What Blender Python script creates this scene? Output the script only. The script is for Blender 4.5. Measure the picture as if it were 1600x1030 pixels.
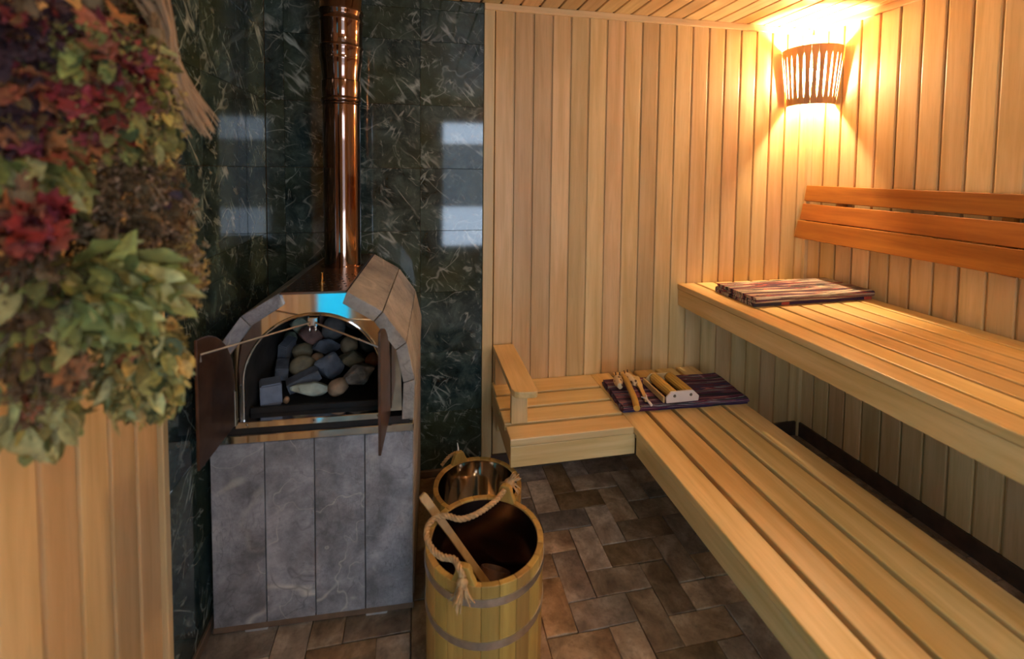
import bpy, bmesh, math, random
from mathutils import Vector, Matrix, noise
random.seed(7)
PI = math.pi
for o in list(bpy.data.objects): bpy.data.objects.remove(o)
S = bpy.context.scene
COL = S.collection

# ------------------------------------------------------------------ camera
EYE = Vector((0, 0, 1.4784))
PITCH, YAW, ROLL = -.0503, .1994, .0107
fwd = Vector((math.sin(YAW)*math.cos(PITCH), math.cos(YAW)*math.cos(PITCH), math.sin(PITCH)))
rgt = Vector((math.cos(YAW), -math.sin(YAW), 0)); up = rgt.cross(fwd)
r2 = rgt*math.cos(ROLL)+up*math.sin(ROLL); u2 = up*math.cos(ROLL)-rgt*math.sin(ROLL)
cam = bpy.data.objects.new('camera', bpy.data.cameras.new('camera')); COL.objects.link(cam)
cam.matrix_world = Matrix(((r2.x, u2.x, -fwd.x, EYE.x), (r2.y, u2.y, -fwd.y, EYE.y), (r2.z, u2.z, -fwd.z, EYE.z), (0, 0, 0, 1)))
cam.data.sensor_width = 36; cam.data.lens = 36*729.02/1600
cam.data.shift_y = -(515-302.54)/1600
cam.data.clip_start = .01
cam.data.dof.use_dof = True; cam.data.dof.focus_distance = 2.1; cam.data.dof.aperture_fstop = 1.6
S.camera = cam

# ------------------------------------------------------------------ world, exposure
w = bpy.data.worlds.new('world'); S.world = w; w.use_nodes = True
w.node_tree.nodes['Background'].inputs[0].default_value = (.5, .6, .8, 1)
w.node_tree.nodes['Background'].inputs[1].default_value = .3
S.view_settings.view_transform = 'Standard'; S.view_settings.look = 'None'
S.view_settings.gamma = 1; S.view_settings.use_curve_mapping = False
S.view_settings.exposure = 0.28
BULB = 3300.0      # emission of the bulb in the corner lamp
FILL_DOME = 24.0        # added fill light on the ceiling behind the viewpoint
DAY = 8.0         # daylight behind the window panes
SEA = 1.3         # tinted glass door

# room: x from left wall to right wall, y towards the back wall, z up
XL, XR, YB, YR, ZF, ZC = -.662, 2.162, 2.258, -1.0, -.035, 2.275

# ------------------------------------------------------------------ node helpers
def mat(name):
    m = bpy.data.materials.new(name); m.use_nodes = True
    nt = m.node_tree; b = nt.nodes['Principled BSDF']
    return m, nt, b
def N(nt, t, **k):
    n = nt.nodes.new(t)
    for a, v in k.items():
        if a.startswith('i_'): n.inputs[a[2:].replace('_', ' ')].default_value = v
        else: setattr(n, a, v)
    return n
def L(nt, a, b): nt.links.new(a, b)
def ramp(nt, fac, stops, interp='LINEAR'):
    r = N(nt, 'ShaderNodeValToRGB'); cr = r.color_ramp; cr.interpolation = interp
    while len(cr.elements) < len(stops): cr.elements.new(.5)
    for e, (p, c) in zip(cr.elements, stops):
        e.position = p; e.color = (*c, 1) if len(c) == 3 else c
    L(nt, fac, r.inputs[0]); return r.outputs[0]
def mixc(nt, fac, a, b, mode='MIX'):
    n = N(nt, 'ShaderNodeMix', data_type='RGBA', blend_type=mode)
    if isinstance(fac, (int, float)): n.inputs[0].default_value = fac
    else: L(nt, fac, n.inputs[0])
    for s, v in ((n.inputs[6], a), (n.inputs[7], b)):
        if isinstance(v, tuple): s.default_value = (*v, 1) if len(v) == 3 else v
        else: L(nt, v, s)
    return n.outputs[2]
def mth(nt, op, a, b=None, clamp=False):
    n = N(nt, 'ShaderNodeMath', operation=op, use_clamp=clamp)
    for s, v in ((n.inputs[0], a), (n.inputs[1], b)):
        if v is None: continue
        if isinstance(v, (int, float)): s.default_value = v
        else: L(nt, v, s)
    return n.outputs[0]
def coords(nt, scale=(1, 1, 1), rnd=True, rot=(0, 0, 0)):
    tc = N(nt, 'ShaderNodeTexCoord'); out = tc.outputs['Object']
    oi = N(nt, 'ShaderNodeObjectInfo')
    if rnd:
        wn = N(nt, 'ShaderNodeTexWhiteNoise', noise_dimensions='1D'); L(nt, oi.outputs['Random'], wn.inputs['W'])
        va = N(nt, 'ShaderNodeVectorMath', operation='MULTIPLY_ADD'); L(nt, wn.outputs['Color'], va.inputs[0])
        va.inputs[1].default_value = (17, 17, 17); L(nt, out, va.inputs[2]); out = va.outputs[0]
    mp = N(nt, 'ShaderNodeMapping'); mp.inputs['Scale'].default_value = scale; mp.inputs['Rotation'].default_value = rot
    L(nt, out, mp.inputs[0])
    return mp.outputs[0], oi.outputs['Random']
def tex(nt, v, scale=5, detail=4, rough=.5, dist=0.0, lac=2.0):
    n = N(nt, 'ShaderNodeTexNoise'); n.inputs['Scale'].default_value = scale; n.inputs['Detail'].default_value = detail
    n.inputs['Roughness'].default_value = rough; n.inputs['Distortion'].default_value = dist; n.inputs['Lacunarity'].default_value = lac
    L(nt, v, n.inputs['Vector']); return n.outputs[0]
def bump(nt, b, h, strength=.2, dist=.002):
    n = N(nt, 'ShaderNodeBump'); n.inputs['Strength'].default_value = strength; n.inputs['Distance'].default_value = dist
    L(nt, h, n.inputs['Height']); L(nt, n.outputs[0], b.inputs['Normal'])

def wood(name, light, dark, axis='Z', tint=.22, rough=.42, streak=.6, knots=True):
    m, nt, b = mat(name)
    s = {'X': (.06, 1, 1), 'Y': (1, .06, 1), 'Z': (1, 1, .06)}[axis]
    v, rnd = coords(nt, s)
    g1 = tex(nt, v, 26, 5, .55, .6); g2 = tex(nt, v, 150, 3, .6); 
    s2 = {'X': (.25, 1, 1), 'Y': (1, .25, 1), 'Z': (1, 1, .25)}[axis]
    v2, _ = coords(nt, s2)
    g3 = tex(nt, v2, 5, 2, .5, .4)
    f = mth(nt, 'ADD', mth(nt, 'MULTIPLY', g1, streak), mth(nt, 'MULTIPLY', g3, 1-streak))
    c = ramp(nt, f, [(.36, dark), (.62, light)])
    c = mixc(nt, mth(nt, 'MULTIPLY', mth(nt, 'SUBTRACT', g2, .5, True), .8), c, tuple(x*.6 for x in dark))
    hs = N(nt, 'ShaderNodeHueSaturation'); L(nt, c, hs.inputs['Color'])
    L(nt, mth(nt, 'ADD', mth(nt, 'MULTIPLY', rnd, tint), 1-tint*.55), hs.inputs['Value'])
    wn = N(nt, 'ShaderNodeTexWhiteNoise', noise_dimensions='1D'); L(nt, mth(nt, 'ADD', rnd, 3.3), wn.inputs['W'])
    L(nt, mth(nt, 'ADD', mth(nt, 'MULTIPLY', wn.outputs['Value'], .014), .499), hs.inputs['Hue'])
    c = hs.outputs[0]
    if knots:
        v3, _ = coords(nt, {'X': (.5, 1, 1), 'Y': (1, .5, 1), 'Z': (1, 1, .5)}[axis])
        vo = N(nt, 'ShaderNodeTexVoronoi'); vo.inputs['Scale'].default_value = 2.2; L(nt, v3, vo.inputs['Vector'])
        k = ramp(nt, vo.outputs['Distance'], [(.0, (1, 1, 1)), (.045, (0, 0, 0))])
        c = mixc(nt, mth(nt, 'MULTIPLY', k, .6), c, tuple(x*.35 for x in dark))
    L(nt, c, b.inputs['Base Color'])
    b.inputs['Roughness'].default_value = rough
    bump(nt, b, g1, .12, .001)
    return m
def plain(name, col, rough=.5, metal=0.0, var=.15, scale=30, bmp=0.0, rnd=True, objvar=0.0, sub=0.0):
    m, nt, b = mat(name); v, r = coords(nt, rnd=rnd)
    n = tex(nt, v, scale, 4)
    lo = tuple(x*(1-var) for x in col); hi = tuple(min(1, x*(1+var)) for x in col)
    c = ramp(nt, n, [(.3, lo), (.7, hi)])
    if objvar:
        hs = N(nt, 'ShaderNodeHueSaturation'); L(nt, c, hs.inputs['Color'])
        L(nt, mth(nt, 'ADD', mth(nt, 'MULTIPLY', r, objvar*2), 1-objvar), hs.inputs['Value'])
        wn = N(nt, 'ShaderNodeTexWhiteNoise', noise_dimensions='1D'); L(nt, r, wn.inputs['W'])
        L(nt, mth(nt, 'ADD', mth(nt, 'MULTIPLY', wn.outputs['Value'], objvar*.12), .5-objvar*.06), hs.inputs['Hue'])
        c = hs.outputs[0]
    L(nt, c, b.inputs['Base Color']); b.inputs['Roughness'].default_value = rough; b.inputs['Metallic'].default_value = metal
    if bmp: bump(nt, b, n, bmp, .002)
    return m
def emis(name, col, st):
    m, nt, b = mat(name); b.inputs['Base Color'].default_value = (*col, 1)
    b.inputs['Emission Color'].default_value = (*col, 1); b.inputs['Emission Strength'].default_value = st
    return m

M = {}
M['lining'] = wood('pale_lining_wood', (.80, .53, .265), (.63, .375, .155), 'Z', .30)
M['lining_x'] = wood('pale_lining_wood_level', (.80, .53, .265), (.63, .375, .155), 'X', .2, knots=False)
M['lining_y'] = wood('pale_lining_wood_ceiling', (.80, .53, .265), (.63, .375, .155), 'Y', .25)
M['trim'] = wood('trim_wood_upright', (.82, .57, .31), (.70, .46, .23), 'Z', .1, knots=False)
M['trim_x'] = wood('trim_wood_level', (.82, .57, .31), (.70, .46, .23), 'X', .1, knots=False)
M['bench_x'] = wood('bench_wood_cross', (.85, .59, .29), (.68, .42, .165), 'X', .22, .4, .55)
M['bench_y'] = wood('bench_wood_long', (.84, .56, .245), (.63, .37, .12), 'Y', .25, .38, .55)
M['bench_z'] = wood('bench_wood_post', (.78, .53, .26), (.64, .40, .17), 'Z', .2, .4)
M['cedar'] = wood('red_cedar', (.40, .135, .022), (.20, .052, .008), 'Y', .4, .35, .6, knots=False)
M['stave'] = wood('oak_stave', (.58, .32, .085), (.36, .175, .038), 'Z', .4, .5)
M['hoopwood'] = wood('rim_wood', (.45, .22, .06), (.30, .13, .03), 'Z', .3, .45, knots=False)
M['ladle'] = wood('ladle_wood', (.58, .35, .12), (.40, .22, .065), 'Z', .1, .45, knots=False)
M['shade'] = wood('lamp_slat_wood', (.50, .26, .12), (.38, .18, .075), 'Z', .3, .6, knots=False)
M['toolwood'] = wood('massager_wood', (.66, .42, .19), (.50, .29, .11), 'Y', .2, .45, knots=False)
M['honey'] = wood('honey_wood', (.62, .34, .07), (.48, .23, .04), 'Y', .1, .35, knots=False)
M['steel'] = plain('polished_steel', (.62, .61, .60), .07, 1.0, .06, 12)
M['liner'] = plain('steel_liner_dark', (.34, .25, .22), .22, 1.0, .2, 8)
M['liner2'] = plain('steel_liner_bright', (.62, .56, .50), .08, 1.0, .1, 8)
M['hoop'] = plain('hoop_steel', (.68, .66, .63), .36, 1.0, .15, 40)
M['doormetal'] = plain('brown_door_steel', (.115, .062, .042), .38, .75, .25, 25)
M['darkmetal'] = plain('black_steel', (.028, .025, .024), .5, .5, .3, 20)
M['chamber'] = plain('dark_chamber_metal', (.05, .045, .042), .65, .3, .35, 14)  # dark mottled metal for the chamber walls
M['topmetal'] = plain('dark_copper_plate', (.20, .12, .085), .25, .9, .25, 12)
M['brass'] = plain('brass', (.75, .5, .18), .2, 1.0, .1, 20)
M['rope'] = plain('jute_rope', (.52, .31, .14), .9, 0, .3, 60, .4)
M['cord'] = plain('white_cord', (.72, .66, .60), .9, 0, .15, 60)
M['twine'] = plain('twine', (.22, .15, .08), .9, 0, .3, 60)
M['bone'] = plain('pale_end_plate', (.72, .61, .54), .5, 0, .06, 10)
M['screw'] = plain('dull_screw', (.22, .20, .16), .4, .7, .2, 30)
M['plug'] = plain('dull_grey_ceramic', (.4, .36, .33), .5, 0, .2, 30)
M['backing'] = plain('dark_batten_wood', (.16, .085, .035), .8, 0, .2, 10)
M['mortar'] = plain('dark_mortar', (.10, .075, .055), .95, 0, .35, 60, .4)
M['skirt'] = plain('dark_skirting', (.075, .042, .026), .6, 0, .3, 20)
M['plinth'] = plain('brown_plinth_strip', (.16, .10, .065), .5, 0, .25, 20)
M['bulb'] = emis('lit_bulb', (1, .77, .48), BULB)
M['fill_dome'] = emis('lit_fill_dome', (1, .82, .61), FILL_DOME)
M['day'] = emis('daylight_pane', (.62, .78, 1.0), DAY)
M['day_dim'] = emis('daylight_pane_blind', (.62, .78, 1.0), DAY*.15)
M['sea'] = emis('lit_tinted_glass', (.0, .42, .72), SEA)

def copper():
    m, nt, b = mat('heat_tinted_copper')
    v, _ = coords(nt, (1, 1, .12), rnd=False)
    n = tex(nt, v, 9, 4, .55, .5)
    c = ramp(nt, n, [(.3, (.10, .065, .065)), (.5, (.23, .145, .12)), (.7, (.42, .28, .21))])
    L(nt, c, b.inputs['Base Color']); b.inputs['Metallic'].default_value = 1
    L(nt, mth(nt, 'ADD', mth(nt, 'MULTIPLY', n, .06), .03), b.inputs['Roughness'])
    return m
M['copper'] = copper()
def coords2(nt, rot, scale):
    v, _ = coords(nt, rot=rot); mp = N(nt, 'ShaderNodeMapping'); mp.inputs['Scale'].default_value = scale; L(nt, v, mp.inputs[0]); return mp.outputs[0]
def marble():
    m, nt, b = mat('polished_green_marble')
    v, rnd = coords(nt)
    n1 = tex(nt, v, 8, 8, .68, .6)
    c = ramp(nt, n1, [(.34, (.006, .011, .012)), (.47, (.024, .042, .042)), (.60, (.062, .095, .088)), (.72, (.13, .175, .155))])
    c = mixc(nt, ramp(nt, tex(nt, v, 3.0, 2), [(.42, (0, 0, 0)), (.62, (.55, .55, .55))]), c, (.052, .066, .030))
    for ry, sc, wd, mlo, am, st_ in ((.75, 10, .026, .53, .85, .22), (-.6, 14, .022, .55, .7, .25), (1.15, 26, .032, .53, .5, .3), (.2, 32, .032, .55, .45, .3), (-1.0, 4.5, .008, .48, .5, .5)):
        vv = coords2(nt, (0, ry, 0), (1, 1, st_))
        a = tex(nt, vv, sc, 3, .5, .0)
        line = ramp(nt, mth(nt, 'ABSOLUTE', mth(nt, 'SUBTRACT', a, .5)), [(0, (1, 1, 1)), (wd, (0, 0, 0))])
        mk = ramp(nt, tex(nt, coords2(nt, (0, ry, .3), (1, 1, .6)), sc*.8, 3, .55), [(mlo, (0, 0, 0)), (mlo+.12, (1, 1, 1))])
        c = mixc(nt, mth(nt, 'MULTIPLY', mth(nt, 'MULTIPLY', line, mk), am), c, (.46, .50, .45))
    L(nt, c, b.inputs['Base Color']); b.inputs['Roughness'].default_value = .06
    b.inputs['Specular IOR Level'].default_value = .6
    return m
M['marble'] = marble()
def soapstone(name, base, light, vein):
    m, nt, b = mat(name); v, rnd = coords(nt)
    n1 = tex(nt, v, 6, 9, .74, .15)
    c = ramp(nt, n1, [(.36, tuple(x*.55 for x in base)), (.5, base), (.64, light)])
    sp = ramp(nt, tex(nt, v, 55, 3, .6), [(.30, (1, 1, 1)), (.38, (0, 0, 0))])
    c = mixc(nt, mth(nt, 'MULTIPLY', sp, .35), c, tuple(x*.45 for x in base))
    for sc, wd, sd, am, col in ((2.2, .016, .35, .8, vein), (4, .008, .3, .55, tuple(x*.35 for x in base)), (7, .010, .4, .5, tuple(x*.4 for x in base)), (5, .006, .2, .5, vein)):
        vv, _ = coords(nt, (1, 1, 1), rot=(sc, .4, sc*.7))
        a = tex(nt, vv, sc, 3, .45, sd)
        line = ramp(nt, mth(nt, 'ABSOLUTE', mth(nt, 'SUBTRACT', a, .5)), [(0, (1, 1, 1)), (wd, (0, 0, 0))])
        mk = ramp(nt, tex(nt, vv, sc*.8, 2), [(.46, (0, 0, 0)), (.58, (1, 1, 1))])
        c = mixc(nt, mth(nt, 'MULTIPLY', mth(nt, 'MULTIPLY', line, mk), am), c, col)
    vo = N(nt, 'ShaderNodeTexVoronoi', feature='DISTANCE_TO_EDGE'); vo.inputs['Scale'].default_value = 9
    wv = N(nt, 'ShaderNodeVectorMath', operation='MULTIPLY_ADD'); L(nt, N(nt, 'ShaderNodeTexNoise').outputs['Color'], wv.inputs[0]); wv.inputs[1].default_value = (.25, .25, .25); L(nt, v, wv.inputs[2]); L(nt, wv.outputs[0], vo.inputs['Vector'])
    ck = ramp(nt, vo.outputs['Distance'], [(0, (1, 1, 1)), (.03, (0, 0, 0))])
    ckm = ramp(nt, tex(nt, v, 2.2, 2), [(.47, (0, 0, 0)), (.60, (1, 1, 1))])
    c = mixc(nt, mth(nt, 'MULTIPLY', mth(nt, 'MULTIPLY', ck, ckm), .5), c, tuple(x*.4 for x in base))
    L(nt, c, b.inputs['Base Color']); b.inputs['Roughness'].default_value = .42
    bump(nt, b, n1, .15, .002)
    return m
M['soap'] = soapstone('grey_soapstone', (.265, .262, .285), (.43, .42, .45), (.70, .66, .58))
M['soap_lamplit'] = soapstone('lamplit_soapstone', (.34, .31, .28), (.44, .40, .36), (.55, .5, .44))  # tan soapstone copy with the corner lamp's warm light put into its colour
def brickmat():
    m, nt, b = mat('worn_floor_brick'); v, rnd = coords(nt)
    n1 = tex(nt, v, 9, 7, .65, .4); n2 = tex(nt, v, 60, 4, .6)
    c = ramp(nt, n1, [(.28, (.13, .08, .05)), (.5, (.31, .215, .14)), (.70, (.55, .41, .29))])
    c = mixc(nt, mth(nt, 'MULTIPLY', ramp(nt, n2, [(.5, (0, 0, 0)), (.75, (1, 1, 1))]), .4), c, (.05, .035, .025))
    hs = N(nt, 'ShaderNodeHueSaturation'); L(nt, c, hs.inputs['Color'])
    L(nt, mth(nt, 'ADD', mth(nt, 'MULTIPLY', mth(nt, 'POWER', rnd, 1.4), 1.1), .65), hs.inputs['Value'])
    wn = N(nt, 'ShaderNodeTexWhiteNoise', noise_dimensions='1D'); L(nt, rnd, wn.inputs['W'])
    L(nt, mth(nt, 'ADD', mth(nt, 'MULTIPLY', wn.outputs['Value'], .6), .75), hs.inputs['Saturation'])
    L(nt, hs.outputs[0], b.inputs['Base Color']); b.inputs['Roughness'].default_value = .55
    bump(nt, b, n1, .5, .006)
    return m
M['brick'] = brickmat()
def rugmat(name, stops):
    m, nt, b = mat(name)
    tc = N(nt, 'ShaderNodeTexCoord'); mp = N(nt, 'ShaderNodeMapping'); L(nt, tc.outputs['UV'], mp.inputs[0])
    mp.inputs['Scale'].default_value = (.42, 62, 1)
    v = mp.outputs[0]
    n = tex(nt, v, 1.0, 2, .5, .3)
    c = ramp(nt, n, stops, 'CONSTANT')
    mp2 = N(nt, 'ShaderNodeMapping'); L(nt, tc.outputs['UV'], mp2.inputs[0]); mp2.inputs['Scale'].default_value = (40, 260, 1)
    f = tex(nt, mp2.outputs[0], 1, 3)
    c = mixc(nt, mth(nt, 'MULTIPLY', f, .5), c, (.02, .015, .02))
    L(nt, c, b.inputs['Base Color']); b.inputs['Roughness'].default_value = .95
    bump(nt, b, f, .6, .004)
    return m
M['rug_pale'] = rugmat('rag_weave_pale', [(0, (.02, .016, .02)), (.36, (.05, .02, .06)), (.42, (.62, .10, .055)), (.44, (.06, .045, .05)), (.485, (.50, .25, .21)), (.51, (.60, .52, .36)), (.56, (.07, .055, .05)), (.60, (.45, .36, .27)), (.64, (.70, .60, .48)), (.68, (.02, .03, .02))])
M['rug_dark'] = rugmat('rag_weave_plum', [(0, (.012, .014, .022)), (.37, (.035, .01, .045)), (.43, (.11, .012, .035)), (.47, (.03, .03, .10)), (.505, (.45, .17, .17)), (.53, (.13, .015, .06)), (.575, (.34, .42, .45)), (.60, (.015, .015, .025)), (.68, (.55, .45, .42))])

# ------------------------------------------------------------------ mesh helpers
def link(name, data, parent=None, loc=None, rot=None):
    o = bpy.data.objects.new(name, data); COL.objects.link(o)
    if parent is not None: o.parent = parent
    if loc is not None: o.location = loc
    if rot is not None: o.rotation_euler = rot
    return o
def tag(o, label=None, cat=None, group=None, kind=None):
    if label: o['label'] = label
    if cat: o['category'] = cat
    if group: o['group'] = group
    if kind: o['kind'] = kind
    return o
def empty(name, loc=(0, 0, 0), rot=(0, 0, 0), **k):
    return tag(link(name, None, None, loc, rot), **k)
class MB:
    def __init__(s): s.v = []; s.f = []; s.uv = None
    def add(s, vs, fs):
        n = len(s.v); s.v += [tuple(p) for p in vs]; s.f += [tuple(i+n for i in f) for f in fs]; return s
    def box(s, a, b):
        (x0, y0, z0), (x1, y1, z1) = a, b
        return s.add([(x0,y0,z0),(x1,y0,z0),(x1,y1,z0),(x0,y1,z0),(x0,y0,z1),(x1,y0,z1),(x1,y1,z1),(x0,y1,z1)],
                     [(0,3,2,1),(4,5,6,7),(0,1,5,4),(1,2,6,5),(2,3,7,6),(3,0,4,7)])
    def prism(s, pts, d):                     # pts: planar 3-D outline, d: thickness vector
        n = len(pts); d = Vector(d); a = [Vector(p) for p in pts]
        fs = [tuple(range(n))[::-1], tuple(range(n, 2*n))]+[(i, (i+1) % n, n+(i+1) % n, n+i) for i in range(n)]
        return s.add(a+[p+d for p in a], fs)
    def strip(s, A, B, closed=False):         # quads between two polylines
        n = len(A); m = n if closed else n-1
        return s.add(list(A)+list(B), [(i, (i+1) % n, n+(i+1) % n, n+i) for i in range(m)])
    def rings(s, R, closed=True, capa=False, capb=False):
        n = len(R[0]); vs = [p for r in R for p in r]; fs = []
        for k in range(len(R)-1):
            for i in range(n if closed else n-1):
                j = (i+1) % n; fs.append((k*n+i, k*n+j, (k+1)*n+j, (k+1)*n+i))
        if capa: fs.append(tuple(range(n))[::-1])
        if capb: fs.append(tuple(range((len(R)-1)*n, len(R)*n)))
        return s.add(vs, fs)
    def lathe(s, prof, c=(0, 0, 0), seg=40, capa=False, capb=False):
        return s.rings([[(c[0]+r*math.cos(2*PI*i/seg), c[1]+r*math.sin(2*PI*i/seg), c[2]+z) for i in range(seg)] for r, z in prof], True, capa, capb)
    def tube(s, pts, r, seg=8, cap=True):
        pts = [Vector(p) for p in pts]; R = []; nrm = None
        for i, p in enumerate(pts):
            t = (pts[min(i+1, len(pts)-1)]-pts[max(i-1, 0)]).normalized()
            if nrm is None: nrm = t.orthogonal().normalized()
            nrm = (nrm-t*nrm.dot(t)).normalized(); bn = t.cross(nrm)
            rr = r[i] if isinstance(r, (list, tuple)) else r
            R.append([p+(nrm*math.cos(2*PI*k/seg)+bn*math.sin(2*PI*k/seg))*rr for k in range(seg)])
        return s.rings(R, True, cap, cap)
    def mesh(s, name, m, smooth=False, bev=0.0, segs=1):
        me = bpy.data.meshes.new(name); me.from_pydata(s.v, [], s.f); me.update()
        bm = bmesh.new(); bm.from_mesh(me)
        bmesh.ops.recalc_face_normals(bm, faces=bm.faces)
        if bev: 
            ed = [e for e in bm.edges if len(e.link_faces) == 2 and e.calc_face_angle(0) > .5]
            bmesh.ops.bevel(bm, geom=ed, offset=bev, segments=segs, affect='EDGES', profile=.5)
        bm.to_mesh(me); bm.free()
        if m is not None: me.materials.append(m)
        if smooth:
            for p in me.polygons: p.use_smooth = True
            me.set_sharp_from_angle(angle=math.radians(42))
        return me
    def obj(s, name, m, parent=None, loc=None, rot=None, smooth=False, bev=0.0, segs=1):
        return link(name, s.mesh(name, m, smooth, bev, segs), parent, loc, rot)
def rbox(name, a, b, m, parent=None, bev=.003, segs=2):       # box with origin at its centre
    c = [(p+q)/2 for p, q in zip(a, b)]
    return MB().box([p-k for p, k in zip(a, c)], [q-k for q, k in zip(b, c)]).obj(name, m, parent, c, None, False, bev, segs)
def struct(o, label): return tag(o, label, 'structure', None, 'structure')
def smooth_path(pts, n=8):
    pts = [Vector(p) for p in pts]; out = []
    for i in range(len(pts)-1):
        p0, p1, p2, p3 = pts[max(i-1, 0)], pts[i], pts[i+1], pts[min(i+2, len(pts)-1)]
        for k in range(n):
            t = k/n
            out.append(.5*((2*p1)+(p2-p0)*t+(2*p0-5*p1+4*p2-p3)*t*t+(3*p1-p0-3*p2+p3)*t**3))
    return out+[pts[-1]]

# ------------------------------------------------------------------ room shell
PITCHW = .0961
def lining_mesh(name, length, m, width=PITCHW, gap=.011):
    # board running along +Z from 0, face towards -Y, across X; edge rounded, tongue recessed on the right
    T = .014; e = .0035; f = width-gap
    prof = [(0, T), (0, e), (.0008, .0008), (e, 0), (f-e, 0), (f-.0008, .0008), (f, e), (f, .0115), (width+.002, .0115), (width+.002, T)]
    mb = MB(); mb.rings([[(x, y, 0) for x, y in prof], [(x, y, length) for x, y in prof]], True, True, True)
    return mb.mesh(name, m)
# back wall
wb = struct(MB().box((XL-.1, YB+.014, ZF), (XR+.1, YB+.1, ZC+.1)).obj('wall_back', M['backing']), 'back wall of marble tiles and pale upright boards')
X0 = .369
bm_ = lining_mesh('lining_board', 2.30, M['lining'])
n = 19
for i in range(-0, n):
    x = X0+i*PITCHW
    if x+PITCHW > XR+.012: break
    link('lining_board', bm_, wb, (x, YB, ZF))
last = X0+i*PITCHW
link('lining_board', lining_mesh('lining_board_cut', 2.30, M['lining'], XR-last), wb, (last, YB, ZF))
# marble tiles (305 mm squares)
TS = .2985
def tile_mesh(w_, h_, name='marble_tile'):
    return MB().box((0, 0, 0), (w_-.0012, .012, h_-.0012)).mesh(name, M['marble'], False, .0007)
tcache = {}
def tile(parent, u0, u1, z0, z1, place):
    k = (round(u1-u0, 4), round(z1-z0, 4))
    if k not in tcache: tcache[k] = tile_mesh(*k)
    loc, rz = place(u0, z0); link('marble_tile', tcache[k], parent, loc, (0, 0, rz))
zsplit = [0.0]; z = .288
while z < 2.21: zsplit.append(z); z += TS
zsplit += [2.226, ZC]
xs_ = [XL, -.585, -.2865, .012, .3115]
for i in range(len(xs_)-1):
    for j in range(len(zsplit)-1):
        tile(wb, xs_[i], xs_[i+1], zsplit[j], zsplit[j+1], lambda u, z: ((u, YB+.002, z), 0))
# left wall: marble beside the stove, boards nearer the door
wl = struct(MB().box((XL-.1, YR-.1, ZF), (XL-.014, YB+.02, ZC+.1)).obj('wall_left', M['backing']), 'left wall of pale boards and dark marble tiles')
ys_ = [1.372, 1.634, 1.932, YB]
for i in range(len(ys_)-1):
    for j in range(len(zsplit)-1):
        tile(wl, 0, ys_[i+1]-ys_[i], zsplit[j], zsplit[j+1], lambda u, z, y=ys_[i+1]: ((XL-.002, y-u, z), -PI/2) if False else ((XL-.002, ys_[i], z), PI/2))
ye = 1.345
k = 0
DY0, DY1, DZ = -.42, .40, 2.0          # door opening in the left wall
while ye-PITCHW*(k+1) > YR-.05:
    y1 = ye-PITCHW*k; y0 = y1-PITCHW
    if y1 <= DY0-.06 or y0 >= DY1+.055:
        link('lining_board', bm_, wl, (XL, y0, ZF), (0, 0, PI/2))
    k += 1
link('lining_board', MB().box((-.014, DY0-.14, DZ+.06), (0, DY1+.14, ZC)).mesh('board_over_door', M['lining']), wl, (XL-.001, 0, 0))
# right wall
wr = struct(MB().box((XR+.014, YR-.1, ZF), (XR+.1, YB+.02, ZC+.1)).obj('wall_right', M['backing']), 'right wall of pale upright boards behind the benches')
k = 0; yo = YB-.008
while yo-PITCHW*k > YR:
    link('lining_board', bm_, wr, (XR, yo-PITCHW*k, ZF), (0, 0, -PI/2)); k += 1
# rear wall with a window
wq = struct(MB().box((XL-.1, YR-.1, ZF), (XR+.1, YR-.014, ZC+.1)).obj('wall_rear', M['backing']), 'rear wall of pale boards with a window')
WX0, WX1, WZ0, WZ1 = .29, 1.12, .58, 2.02
short1 = lining_mesh('lining_board_low', WZ0-.04-ZF, M['lining']); short2 = lining_mesh('lining_board_high', ZC-WZ1-.04, M['lining'])
x = XR
while x > XL:
    if x-PITCHW < WX1+.02 and x > WX0-.02:
        link('lining_board', short1, wq, (x, YR, ZF), (0, 0, PI)); link('lining_board', short2, wq, (x, YR, WZ1+.04), (0, 0, PI))
    else: link('lining_board', bm_, wq, (x, YR, ZF), (0, 0, PI))
    x -= PITCHW
win = struct(MB().box((WX0-.04, YR-.012, WZ0-.04), (WX0, YR+.01, WZ1+.04)).box((WX1, YR-.012, WZ0-.04), (WX1+.04, YR+.01, WZ1+.04))
    .box((WX0, YR-.012, WZ1), (WX1, YR+.01, WZ1+.04)).box((WX0, YR-.012, WZ0-.04), (WX1, YR+.01, WZ0)).obj('window_1', M['trim']), 'wooden window frame with bright daylight panes')
for z0, z1, mm in ((WZ0, WZ0+.46, 'day'), (WZ0+.49, WZ1-.27, 'day_dim'), (WZ1-.24, WZ1, 'day')):
    rbox('pane', (WX0, YR-.010, z0), (WX1, YR-.002, z1), M[mm], win, .001, 1)
for z0 in (WZ0+.46, WZ1-.27): rbox('glazing_bar', (WX0, YR-.012, z0), (WX1, YR+.008, z0+.03), M['trim_x'], win, .002, 1)
dr = struct(MB().box((XL-.012, DY0-.06, ZF), (XL+.012, DY0, DZ+.06)).box((XL-.012, DY1, ZF), (XL+.012, DY1+.06, DZ+.06)).box((XL-.012, DY0, DZ), (XL+.012, DY1, DZ+.06)).obj('door_1', M['trim']), 'wooden door frame with tinted glass door')
rbox('pane', (XL-.010, DY0, ZF+.03), (XL-.002, DY1, DZ), M['sea'], dr, .001, 1)
rbox('door_rail', (XL-.012, DY0, ZF), (XL+.004, DY1, ZF+.03), M['trim'], dr, .001, 1)
rbox('door_handle', (XL+.004, -.36, .95), (XL+.04, -.33, 1.15), M['trim'], dr, .004, 1)
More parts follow.
